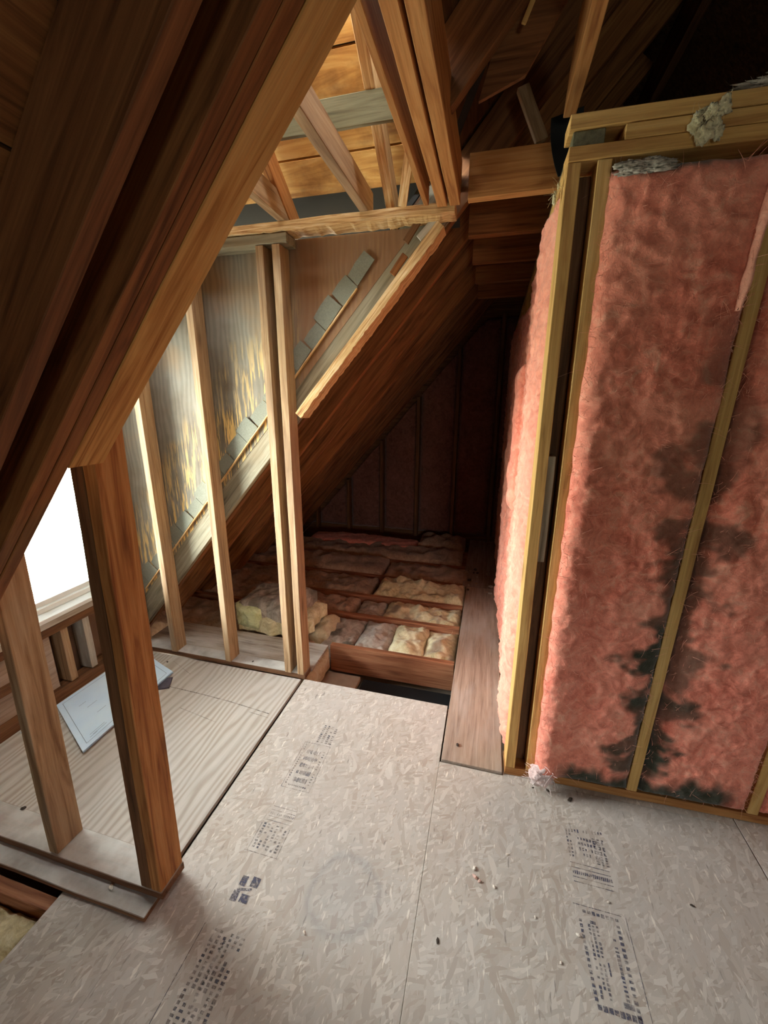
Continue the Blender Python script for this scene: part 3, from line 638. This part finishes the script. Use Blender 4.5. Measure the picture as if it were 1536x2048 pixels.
# loose tufts
def fluff(name, loc, size, mat, seed, lab, cat='insulation', grp=None, fib=60, flen=.03, parts=1, stain=0):
    rng = random.Random(seed); vs, fs, st, tn = [], [], [], []
    for k in range(parts):
        bm = bmesh.new(); bmesh.ops.create_icosphere(bm, subdivisions=3, radius=1)
        off = V([rng.uniform(-1, 1)*size[i]*(.7 if parts > 1 else 0) for i in range(3)]); sc_ = (1 if parts == 1 else rng.uniform(.12, .42))
        b = len(vs)
        for v in bm.verts:
            d = v.co.normalized(); r = 1+.5*fbm(d.x*1.8+seed+k*5, d.y*1.8, d.z*1.8)+.55*fbm(d.x*5, d.y*5+seed, d.z*5+k)
            vs.append(V((d.x*size[0], d.y*size[1], d.z*size[2]))*r*sc_+off); st.append(stain*max(0, fbm(d.x*3+k, d.y*3, d.z*3)*1.5+.3)); tn.append(0)
        fs += [tuple(v.index+b for v in f_.verts) for f_ in bm.faces]; bm.free()
    nb = len(vs)
    for _ in range(fib):
        p = vs[rng.randrange(nb)]; dv = V([rng.uniform(-1, 1) for _ in range(3)]).normalized(); L = rng.uniform(.3, 1)*flen; bd = V([rng.uniform(-1, 1) for _ in range(3)])
        wv = dv.orthogonal().normalized()*.0005; base = len(vs)
        for k in range(4):
            a = k/3; c = p+dv*L*a+bd*L*.5*a*a; vs += [c-wv, c+wv]; st += [0, 0]; tn += [.4, .4]
        fs += [(base+2*k, base+2*k+1, base+2*k+3, base+2*k+2) for k in range(3)]
    me = bpy.data.meshes.new(name); me.from_pydata([tuple(p) for p in vs], [], fs); me.update(); attr(me, 'stain', st); attr(me, 'tone', tn)
    for p in me.polygons: p.use_smooth = True
    return tag(link(name, me, mat, None, Matrix.Translation(V(loc))), lab, cat, grp)
F_PALE = fluffy('pale_pink_fluff', (.62, .40, .36), (.80, .60, .56), (.92, .80, .76))
fluff('insulation_tuft', PW(.135, .075, .045), (.045, .025, .04), F_PALE, 5, 'pale pink tuft spilling over the bottom plate at the foot of the tall batt', fib=120, flen=.045)
fluff('insulation_tuft', PW(.335, 2.26, .012), (.042, .012, .05), F_YELL, 6, 'pale yellow crumbly tuft hanging over the top plates of the pink wall', fib=220, parts=26, flen=.022)
fluff('insulation_tuft', PW(.62, 2.35, -.02), (.20, .035, .022), F_GREY, 8, 'grey fluffy debris piled on top of the pink wall at the right', fib=300, parts=40, flen=.03, stain=.4)
fluff('insulation_tuft', PW(.95, 2.38, -.02), (.16, .035, .03), F_YELL, 12, 'yellowish fluffy debris on top of the pink wall near the right edge', fib=300, parts=36, flen=.03, stain=.4)
fluff('insulation_tuft', PW(.20, 2.175, .03), (.08, .02, .02), F_GREY, 9, 'dark grey lint along the upper edge of the tall pink batt', fib=160, parts=30, stain=.9, flen=.015)
fluff('insulation_tuft', (.135, 1.53, 2.16), (.012, .02, .035), F_YELL, 10, 'yellow tuft at the top of the corner stud, on the passage side', fib=40, parts=4)
tag(batt('insulation_flap', PW(.478, 1.80, .03), du*1+dn*.6, (.06, 0, 1), dn, .02, .40, .012, F_PINK, .006, .004, .008, 31, None, 60, .03, tone=(lambda s, t: .45)), 'pale torn paper edge hanging at the upper right of the tall pink batt', 'insulation')

# ------------------------------------------------------------------ pink partition wall, face along the passage
yy = [1.565, 1.955, 2.36, 2.765, 3.17, 3.575, 3.98, 4.385]
GL = 'studs along the passage face of the pink wall'
NM = ('first', 'second', 'third', 'fourth', 'fifth', 'sixth', 'seventh', 'eighth')
for i, y in enumerate(yy[1:]):
    abox_t('wall_stud', (.160, y-.019, .038), (.249, y+.019, 2.214), W_YELL, NM[i]+' stud edge behind the corner on the passage side of the pink wall', 'stud', GL, axis=2)
abox_t('bottom_plate', (.160, 1.57, 0.0), (.249, 4.55, .037), W_ORNG, 'bottom plate of the pink wall along the passage', 'timber')
abox_t('top_plate', (.160, 1.57, 2.215), (.249, 4.55, 2.2525), W_YELL, 'top plate of the pink wall along the passage', 'timber')
for i in range(7):
    y0 = yy[i]+(.02 if i else -.005); y1 = yy[i+1]-.02
    bl = (.030, .02, .03, .045, .03, .04, .04)[i]; H = (2.13, 2.10, 2.0, 1.9, 2.1, 2.1, 2.1)[i]
    tag(batt('insulation_batt', (.162, y1, .045), (0, -1, 0), (0, 0, 1), (-1, 0, 0), y1-y0, H, .075, F_PINK, bl, .016, .009 if i < 3 else .016, 40+i, None, 260 if i < 3 else 60, .03, tone=(lambda s, t, i=i: .22 if i == 0 else .1)), NM[i]+' pink batt from the corner on the passage side of the wall', 'insulation', 'pink batts facing the passage')
tag(batt('insulation_flap', (.125, 2.30, 1.0), (0, -1, 0), (0, 0, 1), (-1, 0, -.05), .16, .72, .03, F_PINK, .022, .01, .009, 61, None, 200, .03), 'loose orange pink strip hanging off the passage side of the wall', 'insulation')

# ------------------------------------------------------------------ insulation on the attic floor
LB = 'loose insulation between the floor joists'
def fb(x0, x1, y0, y1, z, mat, seed, lab, grp=LB, lump=.035, lsc=7, amp=.022, bulge=.01, fib=140, res=.009, stain=None, D=.12, rag=.012):
    return tag(batt('floor_insulation', (x0, y0, z), (1, 0, 0), (0, 1, 0), (0, 0, 1), x1-x0, y1-y0, D, mat, bulge, amp, res, seed, stain, fib, .02, edge=.03, lump=lump, lsc=lsc, rag=rag), lab, 'insulation', grp)
blot = lambda s, t: .75*sm(.1, .5, fbm(s*7, t*7, 4))
fb(-1.03, -.80, 2.22, 2.585, -.03, F_GREY, 71, 'brownish grey clump left in the first row behind the floor hole', stain=blot)
fb(-.79, -.56, 2.215, 2.585, -.025, F_GREY, 72, 'pale grey lump second from left in the row behind the floor hole')
fb(-.56, -.33, 2.215, 2.585, -.02, F_YELL, 73, 'yellowish lump in the middle of the row behind the floor hole')
fb(-.33, -.125, 2.215, 2.585, -.03, F_YELL, 74, 'yellowish lump touching the brown plank in the row behind the floor hole', stain=blot)
fb(-.70, -.125, 2.635, 2.905, -.02, F_YELL, 75, 'crumbled beige insulation in the second row beside the plank', lsc=11, stain=blot)
fb(-.92, -.72, 2.64, 2.90, -.03, F_GREY, 76, 'small grey paper faced piece at the left of the second row', lump=.0)
fb(-.86, -.12, 2.955, 3.30, .0, F_YELL, 77, 'bright yellow torn insulation heap in the third row', lump=.07, lsc=6, amp=.02)
fb(-1.60, -.90, 2.955, 3.30, -.01, F_BRWN, 78, 'brown dusty insulation in the third row, left of the yellow heap')
fb(-1.55, -.95, 2.64, 2.90, -.02, F_BRWN, 79, 'brown dusty insulation in the second row behind the folded chunk', lump=.05)
fb(-2.55, -1.60, 2.64, 3.30, -.01, F_BRWN, 80, 'brown dusty insulation below the rafters at the eaves', res=.025)
fb(-2.55, -1.06, 2.16, 2.585, -.03, F_BRWN, 81, 'brown insulation under the folded chunk, behind the grey plank', res=.02)
fb(-2.5, -.9, 3.355, 3.70, .03, F_BRWN, 82, 'reddish brown insulation in the fourth row, left part', res=.025)
fb(-.88, -.10, 3.355, 3.70, .0, F_BRWN, 83, 'reddish brown insulation in the fourth row, right part', res=.02)
fb(-2.5, -.2, 3.755, 4.10, .03, F_BRWN, 84, 'dark insulation in the fifth row', res=.03)
tag(batt('floor_insulation', (-1.95, 3.98, .02), (1, 0, 0), (0, 1, 0), (0, 0, 1), 1.25, .32, .08, F_PINK, .05, .012, .02, 85, None, 40), 'long dim pink roll lying near the back wall', 'insulation')
fb(-.70, -.2, 4.14, 4.5, .05, F_BRWN, 86, 'brown insulation heap in the back corner by the board', res=.02, lump=.06)
fb(-2.6, -1.26, .0, .60, -.06, F_YELL, 87, 'pale insulation in the open floor at the lower left corner', res=.010, lump=.03, lsc=9, fib=200)
fb(-2.6, -1.26, -.62, -.01, -.12, F_YELL, 88, 'pale insulation beyond the lower left corner of the photo', res=.03)
tag(batt('floor_insulation', (-.943, 1.85, -.17), (0, 1, 0), (0, 0, 1), (1, 0, 0), .32, .155, .05, F_YELL, .03, .01, .01, 89, lambda s, t: .35, 60, .02), 'ochre insulation edge at the left side of the floor hole', 'insulation')
# folded chunk: thick yellow batt with dusty brown top
def ctop(s, t): return .55*sm(-.1, .35, fbm(s*12, t*12, 4))
ch = empty('insulation_chunk', (-1.35, 2.32, .03)); tag(ch, 'thick folded yellow insulation chunk behind the far studs', 'insulation')
def lay(nm, O, u, v, n, W_, H_, D_, mat, seed, stn=None, **kw):
    o = batt(nm, O, u, v, n, W_, H_, D_, mat, seed=seed, stain=stn, parent=ch, res=.009, **kw); return o
cu_, cv_ = V((.95, -.06, .02)), V((.10, .95, .10))
lay('upper_layer', (-1.63, 2.20, .20), cu_, cv_, (0, 0, 1), .46, .30, .085, F_GREY, 91, ctop, bulge=.02, amp=.018, edge=.02, fibres=250, rag=.02)
lay('lower_layer', (-1.60, 2.18, .105), cu_, cv_, (0, 0, 1), .50, .32, .085, F_YELL, 92, None, bulge=.012, amp=.014, edge=.02, fibres=200, rag=.03)
lay('cut_end', (-1.64, 2.20, .02), (1, -.08, 0), (0, 0, 1), (-.08, -1, 0), .21, .17, .05, fluffy('fresh_yellow_insulation', (.55, .58, .25), (.78, .82, .46), (.88, .92, .62)), 93, None, bulge=.03, amp=.016, edge=.02, fibres=140, lump=.02)
fb(-1.12, -.98, 2.24, 2.50, .03, F_YELL, 94, 'torn yellow piece seen to the right of the stud pair', None, lump=.05, amp=.02, stain=lambda s, t: .3)
fb(-1.62, -1.12, 2.20, 2.50, -.01, F_BRWN, 95, 'ochre folded underside below the thick chunk', None, lump=.0, res=.02)
# back wall batts and studs
for i in range(7):
    x = -2.45+i*.42
    zt = min(2.4, max(.3, FU(x+.375)))
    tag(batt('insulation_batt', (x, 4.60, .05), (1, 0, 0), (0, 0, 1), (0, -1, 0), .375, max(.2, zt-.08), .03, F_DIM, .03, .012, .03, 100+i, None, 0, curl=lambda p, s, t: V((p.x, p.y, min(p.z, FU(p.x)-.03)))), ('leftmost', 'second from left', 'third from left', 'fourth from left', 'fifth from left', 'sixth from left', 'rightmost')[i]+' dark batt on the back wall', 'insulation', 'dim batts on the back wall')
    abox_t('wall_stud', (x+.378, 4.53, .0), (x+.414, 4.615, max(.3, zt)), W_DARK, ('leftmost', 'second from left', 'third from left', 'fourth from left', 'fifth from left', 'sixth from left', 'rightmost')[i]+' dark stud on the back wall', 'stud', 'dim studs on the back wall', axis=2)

# ------------------------------------------------------------------ papers on the dormer floor
pp = empty('paper_stack', (-1.82, 1.40, .006)); tag(pp, 'stack of bluish white printed sheets lying on the plywood under the window', 'paper')
A, B, C_, D_ = V((-2.09, 1.275, 0)), V((-1.675, 1.078, 0)), V((-1.70, 1.66, 0)), V((-2.08, 1.80, 0))
def pt(s, t, z=0):
    p = A.lerp(B, s).lerp(D_.lerp(C_, s), t); return V((p.x, p.y, z))
def sheetp(nm, z, s0, s1, t0, t1, mat, lift=0, n=14):
    bm = bmesh.new(); g_ = {}
    for lay_ in (0, 1):
        for i in range(n+1):
            for j in range(n+1):
                s_, t_ = s0+(s1-s0)*i/n, t0+(t1-t0)*j/n
                zz = z + lift*((i/n)**3) + .002*math.sin(6*t_+z*900)*(i/n) + lay_*.0008; g_[(lay_, i, j)] = bm.verts.new(pt(s_, t_, zz)-pp.location)
        for i in range(n):
            for j in range(n): bm.faces.new([g_[(lay_, i, j)], g_[(lay_, i+1, j)], g_[(lay_, i+1, j+1)], g_[(lay_, i, j+1)]])
    for i in range(n):
        for a, b in (((i, 0), (i+1, 0)), ((i, n), (i+1, n)), ((0, i), (0, i+1)), ((n, i), (n, i+1))):
            bm.faces.new([g_[(0, *a)], g_[(0, *b)], g_[(1, *b)], g_[(1, *a)]])
    bmesh.ops.recalc_face_normals(bm, faces=bm.faces)
    me = bpy.data.meshes.new(nm); bm.to_mesh(me); bm.free(); return link(nm, me, mat, pp, Matrix.Translation(pp.location))
sheetp('sheet', .008, 0, .985, .015, 1.0, PAPER); sheetp('sheet', .0125, .0, .99, .005, .99, PAPER, .003); sheetp('sheet', .017, 0, 1.0, 0, .985, PAPER, .008)
def zt_(s): return .0180+.008*s**3+.0012
bm = bmesh.new()
def stroke(a, b, wd=.0016):
    N = 8
    for i in range(N):
        p = [a[0]+(b[0]-a[0])*i/N, a[1]+(b[1]-a[1])*i/N]; q_ = [a[0]+(b[0]-a[0])*(i+1)/N, a[1]+(b[1]-a[1])*(i+1)/N]
        P = pt(*p, zt_(p[0])+.0008); Q = pt(*q_, zt_(q_[0])+.0008); s_ = (Q-P).cross(V((0, 0, 1))).normalized()*wd/2
        bm.faces.new([bm.verts.new(x-pp.location) for x in (P-s_, Q-s_, Q+s_, P+s_)])
for a, b in (((.94, .05), (.94, .93)), ((.06, .05), (.94, .05)), ((.06, .93), (.94, .93)), ((.06, .05), (.06, .93)), ((.9, .09), (.9, .16)), ((.86, .10), (.86, .24)), ((.89, .12), (.89, .25)), ((.62, .24), (.62, .33)), ((.3, .15), (.3, .22)), ((.45, .42), (.45, .52)), ((.42, .2), (.42, .3))): stroke(a, b)
for i in range(14):
    a = (random.uniform(.45, .75), random.uniform(.46, .72)); stroke(a, (a[0]+random.uniform(-.06, .06), a[1]+random.uniform(-.06, .06)), .004)
stroke((.84, .44), (.80, .50), .006); stroke((.80, .50), (.84, .55), .005)
me = bpy.data.meshes.new('print_marks'); bm.to_mesh(me); bm.free(); link('printed_drawing', me, PRINT, pp, Matrix.Translation(pp.location))['kind'] = 'stuff'
tag(board('booklet', (-1.80, 1.50, .009), (-1.655, 1.585, .009), .09, .008, (-.5, .85, 0), BOOK, seg=2, bev=.001), 'dark glossy booklet peeking out from under the white papers', 'booklet')
tag(abox('paper_scrap', (-2.09, 1.10, .005), (-2.02, 1.15, .009), PAPER, seg=2), 'small white scrap on the plywood by the knee wall at far left', 'paper')

# ------------------------------------------------------------------ marks on the floor
def marks(name, rects, mat, parent, z=.0006, strokes=()):
    bm = bmesh.new()
    for cx, cy, wx, wy, a in rects:
        ca, sa = math.cos(a), math.sin(a)
        bm.faces.new([bm.verts.new((cx+ca*x*wx/2-sa*y*wy/2, cy+sa*x*wx/2+ca*y*wy/2, z)) for x, y in ((-1, -1), (1, -1), (1, 1), (-1, 1))])
    me = bpy.data.meshes.new(name); bm.to_mesh(me); bm.free(); return link(name, me, mat, parent)
def frame_lines(x0, y0, x1, y1, t=.0018): return [((x0+x1)/2, y0, x1-x0, t, 0), ((x0+x1)/2, y1, x1-x0, t, 0), (x0, (y0+y1)/2, t, y1-y0, 0), (x1, (y0+y1)/2, t, y1-y0, 0)]
def dots(x0, y0, x1, y1, n, wx, wy, skip=.1):
    return [(x0+(x1-x0)*(i+.5)/n, y0+(y1-y0)*(i+.5)/n, wx, wy*random.uniform(.6, 1), 0) for i in range(n) if random.random() > skip]
def glyphs(x0, y0, x1, y1, rows, ch_, gap=.3, vert=False):
    r = []
    for j in range(rows):
        n = ch_
        for i in range(n):
            if random.random() < .14: continue
            if vert: cx = x0+(x1-x0)*(j+.5)/rows; cy = y0+(y1-y0)*(i+.5)/n; r.append((cx, cy, (x1-x0)/rows*random.uniform(.4, .65), (y1-y0)/n*random.uniform(.4, .8), 0)); 
            else: cx = x0+(x1-x0)*(i+.5)/n; cy = y0+(y1-y0)*(j+.5)/rows; r.append((cx, cy, (x1-x0)/n*random.uniform(.4, .8), (y1-y0)/rows*random.uniform(.4, .65), 0))
    return r
def txt(body, loc, size, rz, mat, parent, sx_=1):
    cu = bpy.data.curves.new('stamp_text', 'FONT'); cu.body = body; cu.size = size; cu.resolution_u = 2
    o = bpy.data.objects.new('stamp_text', cu); col.objects.link(o); dg = bpy.context.evaluated_depsgraph_get()
    me = bpy.data.meshes.new_from_object(o.evaluated_get(dg)); bpy.data.objects.remove(o)
    me.transform(Matrix.Translation(V(loc)) @ Matrix.Rotation(rz, 4, 'Z') @ Matrix.Diagonal((sx_, 1, 1, 1))); me.materials.clear()
    return link('stamp_text', me, mat, parent)
random.seed(11)
# right-hand stamp, upper block
r = dots(.372, 1.285, .505, 1.305, 13, .005, .014)+glyphs(.372, 1.19, .392, 1.28, 2, 7, vert=True)+glyphs(.41, 1.20, .50, 1.275, 4, 9)+glyphs(.46, 1.185, .505, 1.28, 3, 11, vert=True)
r += [(.435, 1.173, .125, .0022, 0), (.435, 1.158, .125, .0022, 0), (.437, 1.128, .125, .0022, 0), (.437, 1.113, .125, .0022, 0)] + glyphs(.375, 1.133, .50, 1.153, 1, 20)
marks('ink_stamp', r, INK2, f2)
# right-hand stamp, long block with dashed frame
r = [(.43, 1.045, .14, .0022, 0), (.512, .93, .0016, .23, 0)]+dots(.37, 1.03, .49, 1.03, 9, .009, .012)+dots(.374, 1.01, .382, .82, 14, .008, .010)+dots(.483, 1.02, .483, .81, 15, .010, .010)+dots(.38, .812, .49, .812, 8, .011, .016)
r += glyphs(.392, .83, .425, 1.0, 3, 17, vert=True)+glyphs(.455, .83, .472, .98, 1, 16, vert=True)+[(.463, .833, .026, .012, 0), (.41, 1.005, .016, .008, 0), (.432, .90, .004, .03, 0)]
marks('ink_stamp', r, INK2, f2)
# left-hand stamps
r = frame_lines(-.745, 1.175, -.62, 1.41)+dots(-.733, 1.19, -.733, 1.40, 18, .006, .007)+dots(-.73, 1.19, -.64, 1.19, 11, .006, .007)+dots(-.635, 1.2, -.635, 1.38, 14, .008, .006)+glyphs(-.715, 1.2, -.65, 1.38, 5, 12)+glyphs(-.70, 1.42, -.62, 1.53, 4, 10, vert=True)
marks('ink_stamp', r, INK, f)
r = [(-.68, 1.09, .10, .0018, 0), (-.68, 1.075, .10, .0018, 0), (-.68, 1.05, .10, .0018, 0), (-.68, 1.035, .10, .0018, 0)]+glyphs(-.73, 1.055, -.63, 1.07, 1, 14)+glyphs(-.735, .93, -.63, 1.025, 6, 9, vert=True)+[(-.685, .918, .13, .0022, 0), (-.74, .97, .0018, .1, 0), (-.625, .97, .0018, .1, 0)]
marks('ink_stamp', r, INK, f)
r = [(-.695, .83, .022, .03, 0), (-.655, .835, .028, .03, 0), (-.70, .785, .022, .03, 0), (-.665, .785, .03, .024, 0), (-.68, .808, .05, .008, .2)]
marks('ink_stamp', r, INK2, f)
r = dots(-.66, .68, -.66, .52, 14, .007, .007)+glyphs(-.71, .48, -.60, .70, 6, 18, vert=True)+[(-.745, .55, .002, .3, 0)]
marks('ink_stamp', r, INK, f)
random.seed(5)
# pencil curve and scratches on the plywood sheet
seg = [(-2.02, 1.66), (-1.85, 1.60), (-1.65, 1.56), (-1.45, 1.555), (-1.25, 1.545), (-1.10, 1.53), (-1.0, 1.52)]
r = []
for (x0, y0), (x1, y1) in zip(seg, seg[1:]):
    for k in range(4):
        xa, ya, xb, yb = x0+(x1-x0)*k/4, y0+(y1-y0)*k/4, x0+(x1-x0)*(k+1)/4, y0+(y1-y0)*(k+1)/4
        r.append(((xa+xb)/2, (ya+yb)/2, math.hypot(xb-xa, yb-ya), .005, math.atan2(yb-ya, xb-xa)))
r += [(-1.05, 1.50, .12, .003, -.1), (-1.35, 1.42, .25, .002, -.15), (-1.7, 1.72, .2, .002, -.4)]
marks('pencil_line', r, PENCIL, ply, z=.0046)

# ------------------------------------------------------------------ small debris
def chip(nm, loc, sz, mat, seed, lab, cat='debris', grp=None):
    bm = bmesh.new(); bmesh.ops.create_icosphere(bm, subdivisions=2, radius=1)
    for v in bm.verts:
        d = v.co.copy(); k = 1+.5*noise.noise(d*1.7+V((seed, 0, 0))); v.co = V((d.x*sz[0], d.y*sz[1], d.z*sz[2]))*k
    bmesh.ops.rotate(bm, cent=(0, 0, 0), matrix=Matrix.Rotation(seed*1.3, 3, 'Z'), verts=bm.verts)
    me = bpy.data.meshes.new(nm); bm.to_mesh(me); bm.free()
    return tag(link(nm, me, mat, None, Matrix.Translation(V(loc)+V((0, 0, sz[2]*.8)))), lab, cat, grp)
CR = plain('pale_crumb', (.80, .72, .62), .9, 90); CRP = plain('pinkish_crumb', (.75, .50, .42), .9, 90)
for i, (x, y, s_, m, lab) in enumerate(((.050, 1.065, .008, CR, 'pale elongated insulation crumb, upper one of the cluster mid floor'), (.052, 1.038, .009, CRP, 'pinkish insulation crumb, largest of the cluster mid floor'), (.068, 1.03, .007, CRP, 'pinkish crumb touching the largest crumb mid floor'), (.115, 1.025, .006, CR, 'small pale crumb right of the cluster mid floor'),
        (.16, 1.14, .005, CR, 'lone pale crumb beyond the cluster mid floor'), (.239, .974, .005, CR, 'pale crumb on the floor left of the long ink stamp'), (.36, .96, .006, CR, 'pale crumb touching the left side of the long ink stamp'), (.30, .88, .005, CR, 'pale crumb left of the lower half of the long stamp'), (-.44, .755, .006, CR, 'pale curled crumb near the bottom of the round stain'), (.47, 1.075, .005, CR, 'pale crumb between the two right hand ink stamps'))):
    chip('insulation_crumb', (x, y, 0), (s_, s_*.6, s_*.5), m, i+1, lab, 'crumb')
for i, (x, y, s_, lab) in enumerate(((.412, 1.418, .013, 'dark triangular chip on the floor in front of the stained batt'), (.33, 1.438, .009, 'dark chip on the floor by the pink wall plate, middle one'), (.272, 1.436, .006, 'small dark chip on the floor next to the pale tuft'), (-.048, .839, .008, 'dark fuzzy speck mid floor near the bottom edge'), (.728, 1.134, .007, 'thin dark chip on the right part of the floor'))):
    chip('wood_chip', (x, y, 0), (s_, s_*.5, s_*.25), DEBR, i+20, lab, 'chip')
for i, (x, y, z, s_, lab) in enumerate(((-.049, 1.561, .013, .010, 'dark clump on the near end of the brown plank'), (-1.82, 1.74, .005, .007, 'dark speck on the plywood near the far bottom plate'), (-1.29, 1.84, .037, .007, 'dark tuft on the far bottom plate between the studs'), (-1.12, .89, .005, .007, 'dark ring like knot crumb on the plywood behind the big post'), (-1.62, .80, .051, .010, 'dark sliver on the near bottom plate at far left'))):
    chip('dirt_clump', (x, y, z), (s_, s_*.6, s_*.4), DEBR, i+40, lab, 'debris')
chip('paper_curl', (-1.09, .69, .0195), (.010, .006, .006), CR, 77, 'curled pale shaving on the near plank by the big post', 'shaving')
for i in range(14):
    a = random.random(); chip('dirt_clump', (-.10+random.random()*.22, 3.18+random.random()*.5, .012 if a < .2 else .007), (random.uniform(.008, .02),)*2+(random.uniform(.005, .012),), (F_GREY, DEBR, F_BRWN)[i % 3], 60+i, 'crumb of the dusty debris where the brown plank ends at the back', 'debris', 'dusty debris beyond the brown plank')
